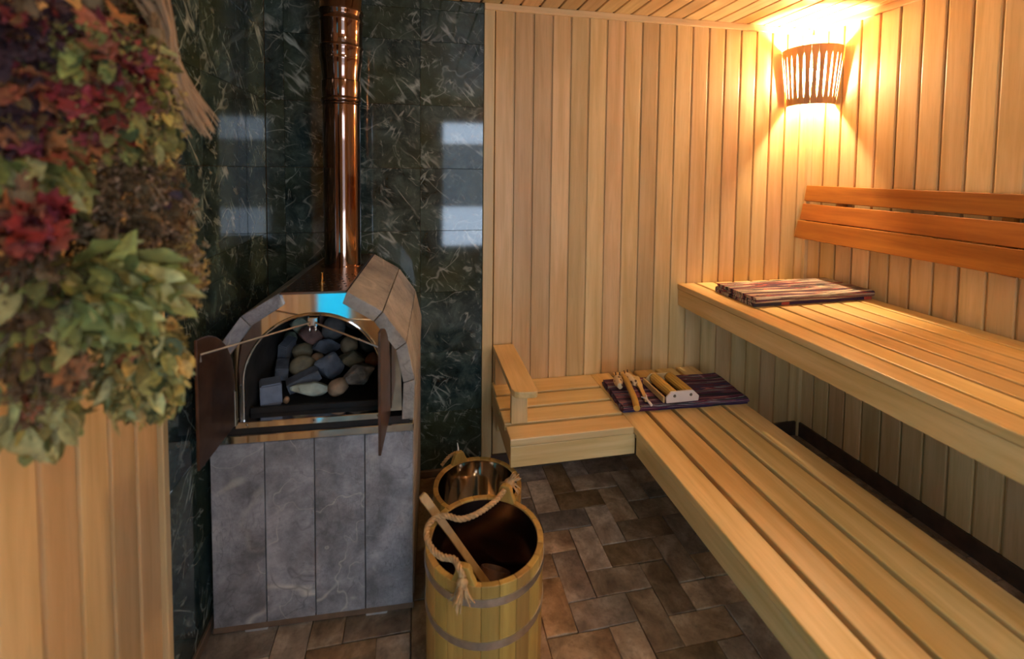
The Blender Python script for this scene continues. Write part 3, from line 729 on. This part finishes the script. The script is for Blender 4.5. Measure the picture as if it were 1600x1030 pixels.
def bucket(name, loc, R0, R1, H_, ears, liner, lab, ear_h, liner_bowl=False, hoops=((.318, .022), (.185, .022))):
    b = empty(name, loc, label=lab, cat='bucket', group=None)
    NSV = 22; da = 2*PI/NSV; th = .018
    def stave(h, ear=False):
        mb = MB(); R = []
        zs = [(0, 1)]+[(h*t/4, 1) for t in range(1, 5)]
        if ear: zs += [(h+ear_h*t, f) for t, f in ((.35, .96), (.6, .80), (.85, .62), (1, .30))]
        for z, wf in zs:
            tt = min(1, z/H_); ro = R0+(R1-R0)*tt; ri = ro-th
            an = [(-.5+k/4)*da*.985*wf for k in range(5)]
            R.append([(ro*math.cos(a), ro*math.sin(a), z) for a in an]+[(ri*math.cos(a), ri*math.sin(a), z) for a in an[::-1]])
        mb.rings(R, True, True, True); return mb.mesh('ear_stave' if ear else 'stave', M['stave'], False, .0015, 1)
    ms, mei = stave(H_), stave(H_, True)
    e0 = ears[0]
    for k in range(NSV):
        a = e0+da/2+k*da
        isear = k in (NSV-1, 0, NSV//2-1, NSV//2)
        link('stave', ms if not isear else ms, b, (0, 0, 0), (0, 0, a))
    for a in ears:
        # the ear: two staves reach up as one rounded lug with a rope hole
        mb = MB(); ro, ri = R1, R1-th
        prof = [(-.036, 0), (-.030, .014), (-.024, .026), (-.022, ear_h*.75), (-.014, ear_h*.96), (0, ear_h), (.014, ear_h*.96), (.022, ear_h*.75), (.024, .026), (.030, .014), (.036, 0)]
        o = [(math.sqrt(ro*ro-y*y), y, H_+z-.001) for y, z in prof]; i_ = [(math.sqrt(ri*ri-y*y), y, H_+z-.001) for y, z in prof]
        n = len(o); mb.add(o+i_, [tuple(range(n)), tuple(range(2*n-1, n-1, -1))]+[(k, (k+1) % n, n+(k+1) % n, n+k) for k in range(n)])
        mb.obj('ear', M['stave'], b, None, (0, 0, a), False, .002, 2)
    for z, hw in hoops:
        f = lambda zz: R0+(R1-R0)*zz/H_+.0005
        MB().lathe([(f(z-hw/2), z-hw/2), (f(z-hw/2)+.0022, z-hw/2), (f(z+hw/2)+.0022, z+hw/2), (f(z+hw/2), z+hw/2)], (0, 0, 0), 64).obj('hoop', M['hoop'], b, smooth=True)
    ri = R1-th
    if not liner_bowl:
        prof = [(.001, .03), (ri*.88, .03), (ri*.95, .045), (ri-.006, H_*.5), (ri-.002, H_-.012), (ri-.001, H_-.006), (ri+.003, H_-.004)]
    else:
        prof = [(.001, .05), (ri*.30, .052), (ri*.34, .058), (ri*.40, .052), (ri*.7, .08), (ri*.9, .14), (ri-.006, H_*.75), (ri-.002, H_-.012), (ri-.001, H_-.006), (ri+.003, H_-.004)]
    MB().lathe(prof, (0, 0, 0), 72).obj('liner', M[liner], b, smooth=True)
    MB().lathe([(.001, .006), (R0-.006, .006)], (0, 0, 0), 40).obj('bottom', M['stave'], b)
    return b
B1 = Vector((.203, 1.372, ZF)); H1 = .352-ZF
b1 = bucket('sauna_bucket', B1, .176, .181, H1, (math.radians(-117.5), math.radians(57)), 'liner', 'large oak stave bucket with steel hoops holding a wooden ladle', .052,
            hoops=((.307-ZF, .022), (.183-ZF, .022)))
rp = [(.126, 1.236, .372), (.119, 1.205, .381), (.112, 1.212, .397), (.100, 1.248, .396), (.066, 1.274, .388), (.040, 1.306, .390), (.026, 1.348, .394), (.032, 1.388, .397), (.059, 1.414, .399), (.090, 1.410, .401), (.130, 1.388, .402), (.181, 1.400, .402), (.244, 1.447, .398), (.283, 1.500, .388), (.303, 1.535, .381)]
rope_mesh([Vector(p)-B1 for p in rp]).obj('rope_handle', M['rope'], b1, smooth=True)
tuft(b1, Vector((.117, 1.196, .372))-B1, (-.05, -.25, -1), 30, .06)
tuft(b1, Vector((.312, 1.548, .386))-B1, (.55, .35, .25), 34, .05)
B2 = Vector((.228, 1.742, ZF)); H2 = .262-ZF
b2 = bucket('sauna_bucket', B2, .166, .170, H2, (math.radians(112), math.radians(-68)), 'liner2', 'oak bucket with a bright steel bowl inside beside the marble wall', .045, True, ((.20-ZF, .02), (.06-ZF, .02)))
rp = [(.165, 1.895, .285), (.160, 1.905, .292), (.13, 1.92, .27), (.07, 1.90, .20), (.03, 1.83, .14), (.025, 1.74, .11), (.035, 1.66, .12)]
rope_mesh([Vector(p)-B2 for p in rp[:3]]+[Vector((.10, 1.93, .23))-B2], .007).obj('rope_handle', M['rope'], b2, smooth=True)
mb = MB().tube([Vector(p)-B2 for p in ((.163, 1.897, .290), (.166, 1.90, .31), (.163, 1.905, .335))], [.004, .004, .002], 6); mb.obj('rope_end', M['cord'], b2, smooth=True)
la = empty('ladle', (.245, 1.47, .0), label='wooden ladle with a dark round cup leaning in the large bucket', cat='ladle')
o0 = Vector(la.location)
E0 = Vector((.012, 1.478, .4330)); E1 = Vector((.222, 1.405, .1510))
dv = (E1-E0).normalized(); side = dv.cross(Vector((.2, -1, .6))).normalized(); nn = side.cross(dv)
R = []
for t, hw, ht in ((0, .009, .006), (.01, .012, .008), (.04, .0135, .009), (.4, .011, .009), (.8, .0105, .009), (1, .012, .009)):
    p = E0.lerp(E1, t)+nn*(.012*math.sin(PI*t))-o0
    R.append([p+side*hw-nn*ht, p+side*hw+nn*ht, p-side*hw+nn*ht, p-side*hw-nn*ht])
MB().rings(R, True, True, True).obj('handle', M['ladle'], la, None, None, False, .002, 2)
cc = Vector((.246, 1.450, .130))-o0
MB().lathe([(.001, -.05), (.040, -.05), (.050, -.038), (.052, .0), (.050, .030), (.046, .032), (.044, .028), (.043, -.02), (.001, -.03)], (0, 0, 0), 32).obj('cup', plain('dark_cup_wood', (.18, .085, .045), .6, 0, .4, 35), la, cc, (-.5, .35, 0), True)

# ------------------------------------------------------------------ folded rugs
def rug(name, corner, ex, ey, depth, layers, th, m, lab, amp=.0015, seed=1):
    # folded strip: cross-section (v, z) is a serpentine ribbon, swept along ex
    ex = Vector(ex); ln = ex.length; exn = ex.normalized(); eyn = Vector(ey).normalized()
    mid = []; pit = th*1.12
    for k in range(layers):
        z = th/2+k*pit; a, b = (0, depth) if k % 2 == 0 else (depth, 0)
        n = 14
        for i in range(n+1): mid.append((a+(b-a)*i/n, z))
        if k < layers-1:
            c = b; s_ = 1 if b > 0 else -1
            for i in range(1, 5): mid.append((c+s_*pit*.5*math.sin(PI*i/5), z+pit*(.5-.5*math.cos(PI*i/5))))
    nm = len(mid); nrm = []
    for i in range(nm):
        a, b = mid[max(i-1, 0)], mid[min(i+1, nm-1)]; dx, dz = b[0]-a[0], b[1]-a[1]; l_ = math.hypot(dx, dz) or 1; nrm.append((-dz/l_, dx/l_))
    prof = [(mid[i][0]+nrm[i][0]*th/2, mid[i][1]+nrm[i][1]*th/2) for i in range(nm)]+[(mid[i][0]-nrm[i][0]*th/2, mid[i][1]-nrm[i][1]*th/2) for i in range(nm)][::-1]
    NX = 40; R = []
    for j in range(NX+1):
        u = j/NX; ring = []
        for v, z in prof:
            q = Vector((u*7+seed*9, v*18, z*60))
            w1 = noise.noise(q)*amp; sh = noise.noise(Vector((v*25+seed, z*90, 4)))*.008 if j in (0, NX) else 0
            edge = .0
            P = exn*(u*ln+sh)+eyn*(v+noise.noise(Vector((u*4, z*50, seed)))*.005)+Vector((0, 0, z+max(w1, -z*.4)))
            ring.append(P)
        R.append(ring)
    mb = MB().rings(R, True, True, True)
    o = mb.obj(name, m, None, corner, None, True); me = o.data
    uvl = me.uv_layers.new(name='UVMap'); npf = len(prof)
    for p in me.polygons:
        for li in p.loop_indices:
            vi = me.loops[li].vertex_index; j, k = divmod(vi, npf)
            kk = k if k < nm else 2*nm-1-k
            uvl.data[li].uv = (j/NX*ln*3, kk/nm*depth*layers*.72)
    return tag(o, lab, 'rug')
rug('folded_rug', (1.470, 1.800, .8795), (.66, .02, 0), (0, 1, 0), .262, 3, .0135, M['rug_pale'], 'folded woven rag rug with pale and coral stripes on the high bench', .002, 1)
rug('folded_rug', (.883, 1.858, .4195), (.602, -.025, 0), (.05, 1, 0), .262, 3, .009, M['rug_dark'], 'folded plum rag rug under the massage tools on the low bench', .003, 5)

# ------------------------------------------------------------------ massage tools on the low rug (top of rug about .450)
RZ = .4515
# two-roller massager
mr = empty('roller_massager', (1.16, 1.94, RZ), (0, 0, .0), label='wooden massager with two ribbed rollers between pale end plates', cat='massager')
def plate(y, m, nm):
    pts = [(-.078, 0), (.078, 0), (.082, .022), (.052, .050), (-.055, .050), (-.080, .024)]
    return MB().prism([Vector((x, 0, z)) for x, z in pts], (0, .010, 0)).obj(nm, m, mr, (0, y, 0), None, False, .002, 2)
pf = plate(-.098, M['bone'], 'end_plate'); pb = plate(.092, M['toolwood'], 'end_plate')
for x in (-.040, .040):
    mb = MB(); R = []
    for yy_ in (-.087, -.082, .084, .089):
        rr = .021 if yy_ in (-.087, .089) else .024
        R.append([(x+(rr*(1-.07*(k % 2)))*math.cos(2*PI*k/28), yy_, .030+(rr*(1-.07*(k % 2)))*math.sin(2*PI*k/28)) for k in range(28)])
    mb.rings(R, True, True, True).obj('roller', M['honey'], mr)
    MB().lathe([(.007, 0), (.006, .002), (.001, .002)], (0, 0, 0), 14).obj('screw', M['screw'], pf, (x, -.0005, .031), (PI/2, 0, 0), True)
rbox('side_bar', (-.093, -.094, .002), (-.085, .098, .030), M['toolwood'], mr, .001, 1)
# curved stick with two spotted animal heads
gm = empty('stick_massager', (.985, 1.96, RZ), label='curved honey wood stick massager with two spotted animal heads', cat='massager')
g0 = Vector(gm.location)
pth = smooth_path([(.921, 1.805, RZ+.012), (.940, 1.868, RZ+.022), (.956, 1.945, RZ+.030), (.970, 2.02, RZ+.038), (.975, 2.07, RZ+.036)], 7)
MB().tube([p-g0 for p in pth], [.014]*(len(pth)-8)+[.013]*8, 12).obj('handle', M['honey'], gm, smooth=True)
def spots():
    m, nt, b = mat('spotted_wood'); v, _ = coords(nt)
    vo = N(nt, 'ShaderNodeTexVoronoi'); vo.inputs['Scale'].default_value = 48; vo.inputs['Randomness'].default_value = .6; L(nt, v, vo.inputs['Vector'])
    c = ramp(nt, vo.outputs['Distance'], [(.0, (.13, .06, .02)), (.30, (.13, .06, .02)), (.34, (.68, .50, .28))])
    L(nt, c, b.inputs['Base Color']); b.inputs['Roughness'].default_value = .5; return m
M['spots'] = spots()
for s_, cx, cy in ((-1, .932, 2.018), (1, .996, 2.035)):
    hd = Vector((cx, cy, RZ+.030))-g0
    mb = MB(); R = []
    for t, rr in ((-.046, .004), (-.043, .014), (-.024, .018), (0, .025), (.02, .025), (.034, .017), (.040, .004)):
        R.append([(rr*.84*math.cos(2*PI*k/16), t, rr*1.05*math.sin(2*PI*k/16)) for k in range(16)])
    h = mb.rings(R, True, True, True).obj('animal_head', M['spots'], gm, hd, (0, 0, .25*s_), True)
    for ex_ in (-.008, .008):
        MB().tube([(ex_, .022, .018), (ex_*1.2, .028, .030), (ex_*1.25, .03, .034)], [.003, .0028, .0034], 6).obj('horn', M['doormetal'], h, smooth=True)
        MB().prism([(ex_*2.0, .02, .014), (ex_*3.6, .032, .018), (ex_*2.4, .036, .016)], (0, .002, -.003)).obj('ear', M['toolwood'], h)
    MB().tube([hd+Vector((0, .012, -.006)), (hd+Vector((.972, 2.06, RZ+.034))-g0)/2, Vector((.972, 2.06, RZ+.034))-g0], .008, 8).obj('neck', M['honey'], gm, smooth=True)
# small flat brush paddle with a white cord
bp = empty('paddle', (1.055, 1.95, RZ), label='small flat wooden paddle with a white cord at its handle end', cat='paddle')
p0 = Vector(bp.location)
ax = Vector((.060, .23, 0)).normalized(); sd = Vector((ax.y, -ax.x, 0))
base = Vector((1.000, 1.868, RZ))
ol = [(0, .008), (.02, .009), (.11, .009), (.135, .011), (.150, .015), (.235, .016), (.245, .012), (.245, -.012), (.235, -.016), (.150, -.015), (.135, -.011), (.11, -.009), (.02, -.009), (0, -.008)]
MB().prism([base+ax*a+sd*b-p0 for a, b in ol], (0, 0, .011)).obj('blade', M['toolwood'], bp, None, None, False, .002, 2)
MB().prism([base+ax*a+sd*b-p0+Vector((0, 0, -.0005)) for a, b in ((.155, -.0145), (.230, -.0155), (.230, -.019), (.155, -.018))], (0, 0, .012)).obj('bristles', M['cord'], bp)
mb = MB().tube(smooth_path([base+Vector((-.012, .028, .012))-p0, base+Vector((.0, .012, .014))-p0, base+Vector((.008, .02, .018))-p0, base+Vector((.012, .035, .016))-p0], 5), .0035, 6)
mb.tube(smooth_path([base+Vector((.0, .012, .014))-p0, base+Vector((.002, -.010, .010))-p0, base+Vector((.004, -.036, .004))-p0], 5), [.004]*6+[.006]*5, 6)
mb.obj('cord', M['cord'], bp, smooth=True)

# ------------------------------------------------------------------ dried plant bunches on the left wall
pr = empty('peg_rail', (XL+.012, .85, 2.02), label='narrow wooden peg rail high on the left wall above the dried bunches', cat='rail')
MB().box((-.0125, -.37, -.035), (.012, .42, .035)).obj('rail_board', M['lining_y'], pr, None, None, False, .003, 1)
def leaf_mesh(name, kind, m, seed):
    rr = random.Random(seed)
    if kind == 'lobed':
        pts = [(0, 0), (.18, .10), (.42, .02), (.36, .22), (.62, .38), (.36, .46), (.40, .72), (.18, .62), (0, 1)]
    elif kind == 'long':
        pts = [(0, 0), (.08, .10), (.14, .28), (.16, .48), (.13, .70), (.06, .88), (0, 1)]
    else:
        pts = [(0, 0), (.16, .14), (.26, .34), (.27, .56), (.18, .80), (0, 1)]
    n = len(pts); cv = rr.uniform(.3, .9); bend = rr.uniform(-.5, .5); tw = rr.uniform(-.9, .9)
    def f(x, y):
        z = cv*abs(x)*.9*(1 if seed % 3 else -1)+bend*y*y*.5+noise.noise(Vector((x*5, y*5, seed)))*.10+tw*x*y
        return Vector((x, y, z))
    mid = [f(0, p[1]) for p in pts]; Rr = [f(p[0], p[1]) for p in pts]; Ll = [f(-p[0], p[1]) for p in pts]
    mb = MB(); vs = mid+Rr[1:-1]+Ll[1:-1]; fs = []
    R_ = lambda i: 0 if i == 0 else (n-1 if i == n-1 else n+i-1)
    L_ = lambda i: 0 if i == 0 else (n-1 if i == n-1 else n+(n-2)+i-1)
    for i in range(n-1):
        for F2, flip in ((R_, 0), (L_, 1)):
            q = [i, F2(i), F2(i+1), i+1]; u = []
            for a in q:
                if a not in u: u.append(a)
            if len(u) >= 3: fs.append(tuple(u[::-1] if flip else u))
    me = bpy.data.meshes.new(name); me.from_pydata(vs, [], fs); me.materials.append(m)
    for p in me.polygons: p.use_smooth = True
    return me
def leafmat(n_, c, v=.35, rough=.7):
    m = plain('leaf_'+n_, c, rough, 0, v, 5, .0, True, .25)
    return m
LM = {'red': leafmat('red', (.33, .045, .03)), 'orange': leafmat('orange', (.36, .12, .045)), 'crimson': leafmat('crimson', (.20, .025, .03)), 'green': leafmat('green', (.29, .28, .075)),
      'pale': leafmat('pale', (.42, .38, .16)), 'olive': leafmat('olive', (.22, .19, .05)), 'purple': leafmat('purple', (.060, .026, .035)), 'brown': leafmat('brown', (.16, .085, .04)),
      'yellow': leafmat('yellow', (.45, .31, .09)), 'straw': leafmat('straw', (.42, .28, .16)), 'dkgreen': leafmat('dkgreen', (.075, .095, .035))}
LMESH = {}
def lm_(kind, col):
    k = (kind, col)
    if k not in LMESH: LMESH[k] = [leaf_mesh('leaf', kind, LM[col], s_+len(LMESH)*5) for s_ in range(3)]
    return random.choice(LMESH[k])
def rvec(): 
    while 1:
        v = Vector((random.uniform(-1, 1), random.uniform(-1, 1), random.uniform(-1, 1)))
        if .05 < v.length < 1: return v.normalized()
def bunch(name, label, c, rad, leaves=(), heads=(), droop=(.25, -.2, -1), top=None):
    c = Vector(c); b = empty(name, c, label=label, cat='dried plants', group='dried bunches hung on the left wall')
    dr_ = Vector(droop)
    pos = []
    for kind, col, cnt, sz in leaves:
        for i in range(cnt):
            n = rvec()
            if n.x < -.3 and random.random() < .6: n.x *= -1
            if n.y > .3 and random.random() < .6: n.y *= -1
            rr = random.uniform(.55, 1.0)
            p = Vector((n.x*rad[0], n.y*rad[1], n.z*rad[2]))*rr
            d = (n*.55+dr_.normalized()*.7+rvec()*.45).normalized()
            z = (n+rvec()*.7); z = (z-d*z.dot(d)).normalized(); x = d.cross(z)
            s_ = sz*random.uniform(.7, 1.25)
            o = link('leaf', lm_(kind, col), b)
            o.matrix_local = Matrix.Translation(p-d*s_*.5) @ Matrix((x, d, z)).transposed().to_4x4() @ Matrix.Diagonal((s_, s_, s_, 1))
            pos.append(p-d*s_*.5)
    for col, cnt, sz, nm in heads:
        mb = MB()
        for i in range(cnt):
            n = rvec(); 
            if n.y > .3 and random.random() < .6: n.y *= -1
            p = Vector((n.x*rad[0], n.y*rad[1], n.z*rad[2]))*random.uniform(.6, 1.05)
            for q in range(7):
                e = p+rvec()*sz*.9; a, b_, c_ = rvec()*sz*.55, rvec()*sz*.55, rvec()*sz*.4
                mb.add([e+a, e+b_, e-a, e-b_, e+c_], [(0, 1, 4), (1, 2, 4), (2, 3, 4), (3, 0, 4), (0, 3, 2, 1)])
            if i % 3 == 0: mb.tube([p, p*.6+Vector((0, 0, rad[2]*.4))], .0012, 4)
        tag(mb.obj(nm, LM[col], b), kind='stuff')
    # stems gathered to a tie, cord up to the rail
    tie = Vector((-.0, 0, rad[2]*1.0)) if top is None else Vector(top)
    mb = MB()
    for i in range(14):
        e = rvec(); e = Vector((e.x*rad[0]*.7, e.y*rad[1]*.7, e.z*rad[2]*.6))
        mb.tube([tie+rvec()*.008+Vector((0, 0, .03)), tie+rvec()*.006, tie.lerp(e, .5)+rvec()*.01, e], .0022, 5)
    mb.obj('stems', LM['brown'], b)
    MB().lathe([(.001, -.01), (.012, -.01), (.014, 0), (.012, .01), (.001, .01)], tie, 12).obj('tie', M['twine'], b, smooth=True)
    if (c+tie).z > 1.62: peg = Vector((XL+.05, c.y, 2.0275))-c; b['on_rail'] = 1
    else:
        peg = Vector((XL+.045, c.y, c.z+tie.z+.07))-c
        MB().tube([Vector((XL-.008, c.y, c.z+peg.z-.006))-c, peg+Vector((.004, 0, 0)), peg+Vector((.006, 0, .006))], .0026, 6).obj('nail', M['screw'], b)
    MB().tube([tie, tie.lerp(peg, .5), peg], .0018, 5).obj('cord', M['twine'], b)
    return b
# bunch centres in room metres (x from the left wall at -.662, y along it, z up)
bunch('herb_bunch', 'dark purple dried bunch at the top of the hanging herbs', (-0.561, 0.800, 1.669), (.075, .07, .12), [('oval', 'purple', 90, .036), ('oval', 'brown', 24, .03), ('lobed', 'crimson', 10, .036)], [('purple', 160, .008, 'dry_flowers')])
bunch('herb_bunch', 'mauve brown dried bunch between the purple and olive ones', (-0.551, 0.780, 1.555), (.06, .05, .07), [('oval', 'purple', 50, .034), ('lobed', 'orange', 18, .036), ('lobed', 'crimson', 14, .036), ('oval', 'brown', 26, .032), ('oval', 'yellow', 10, .03)], [('purple', 70, .007, 'dry_flowers')])
bunch('herb_bunch', 'bunch of dried red and orange lobed leaves', (-0.487, 0.840, 1.600), (.085, .07, .125), [('lobed', 'red', 42, .040), ('lobed', 'orange', 24, .038), ('lobed', 'crimson', 34, .040), ('oval', 'olive', 34, .038), ('long', 'green', 12, .065), ('oval', 'dkgreen', 22, .038), ('oval', 'yellow', 16, .03)], [('olive', 110, .008, 'small_leaves'), ('brown', 90, .008, 'dry_bits')])
bunch('herb_bunch', 'olive yellow dried bunch with small yellow flowers at the marble side', (-0.442, 0.920, 1.568), (.040, .05, .135), [('oval', 'olive', 34, .036), ('long', 'pale', 14, .055), ('oval', 'yellow', 14, .03), ('oval', 'dkgreen', 12, .04)], [('yellow', 60, .007, 'flowers')])
bunch('herb_bunch', 'dull brown and olive dried bunch beneath the straw stems', (-0.520, 1.005, 1.717), (.055, .05, .10), [('oval', 'brown', 40, .035), ('oval', 'olive', 30, .036), ('lobed', 'crimson', 10, .035)], [('brown', 120, .008, 'dry_bits'), ('yellow', 40, .007, 'flowers')])
bunch('herb_bunch', 'olive green long leaved bunch below the purple one', (-0.559, 0.800, 1.449), (.075, .06, .075), [('long', 'olive', 56, .085), ('long', 'pale', 20, .08), ('long', 'green', 18, .08), ('lobed', 'red', 8, .04)], [('olive', 60, .007, 'small_leaves')])
bunch('herb_bunch', 'brown dried flower heads in a dense bunch', (-0.476, 0.900, 1.388), (.095, .075, .115), [('oval', 'brown', 34, .035), ('oval', 'purple', 14, .03)], [('brown', 420, .009, 'flower_heads'), ('straw', 130, .008, 'pale_flower_heads')])
bunch('herb_bunch', 'tan dried flower sprays at the edge beside the marble', (-0.412, 0.930, 1.293), (.034, .045, .085), [('oval', 'straw', 14, .028)], [('yellow', 130, .007, 'flower_heads'), ('straw', 90, .007, 'pale_flower_heads')])
bunch('herb_bunch', 'large bunch of fresh looking green leaves', (-0.475, 0.820, 1.289), (.098, .07, .062), [('long', 'green', 62, .10), ('oval', 'olive', 24, .05), ('long', 'pale', 40, .09), ('long', 'olive', 26, .08)], droop=(.9, -.2, -.6))
bunch('herb_bunch', 'small red leaved sprig between the olive and brown bunches', (-0.519, 0.740, 1.395), (.045, .04, .04), [('lobed', 'red', 15, .042), ('lobed', 'orange', 8, .04), ('lobed', 'crimson', 10, .04)])
bunch('herb_bunch', 'brownish olive bunch with pale leaf tips hanging lowest', (-0.539, 0.780, 1.236), (.075, .06, .135), [('oval', 'brown', 36, .04), ('oval', 'olive', 34, .045), ('oval', 'pale', 8, .05), ('lobed', 'orange', 8, .04)], [('brown', 160, .008, 'flower_heads')])
bunch('herb_bunch', 'yellow green dried hop bunch with curled leaves', (-0.451, 0.860, 1.146), (.075, .06, .095), [('oval', 'yellow', 56, .035), ('oval', 'olive', 46, .038), ('long', 'pale', 30, .06), ('lobed', 'yellow', 22, .035), ('oval', 'dkgreen', 16, .038), ('lobed', 'orange', 6, .03)], [('yellow', 90, .007, 'hop_cones'), ('olive', 70, .007, 'small_leaves')])
bunch('herb_bunch', 'pale dry leaves at the bottom tip of the hanging herbs', (-0.549, 0.800, 1.099), (.060, .05, .050), [('oval', 'pale', 20, .05), ('oval', 'yellow', 16, .045), ('oval', 'olive', 14, .04)])
sw = empty('straw_bundle', (-0.469, 0.950, 1.727), label='bundle of pale straw stems drooping towards the marble', cat='dried plants')
c0 = Vector(sw.location)
mb = MB()
for i in range(70):
    a = Vector((random.gauss(0, .014), random.gauss(0, .014), .06)); s_ = random.uniform(.7, 1.05)
    e = Vector((.085*s_+random.gauss(0, .012), random.gauss(0, .02), -.19*s_))
    mb.tube(smooth_path([a, a*.4+Vector((.03, 0, -.03)), e*.6+rvec()*.006, e], 3), [.0016]*9+[.0008], 4)
tag(mb.obj('straw_stems', LM['straw'], sw), kind='stuff')
MB().lathe([(.001, -.012), (.022, -.012), (.024, 0), (.022, .012), (.001, .012)], (0, 0, .05), 14).obj('tie', M['twine'], sw, smooth=True)
MB().tube([(0, 0, .05), Vector((XL+.05, .95, 2.0275))-c0], .0018, 5).obj('cord', M['twine'], sw)
for y in sorted({round(o.location.y, 3) for o in bpy.data.objects if o.get('on_rail') or o.name.startswith('straw_bundle')}):
    MB().lathe([(.006, 0), (.006, .05), (.009, .055), (.001, .06)], (0, 0, 0), 10, True).obj('peg', M['honey'], pr, Vector((XL+.02, y, 2.02))-Vector(pr.location), (0, PI/2, 0), True)
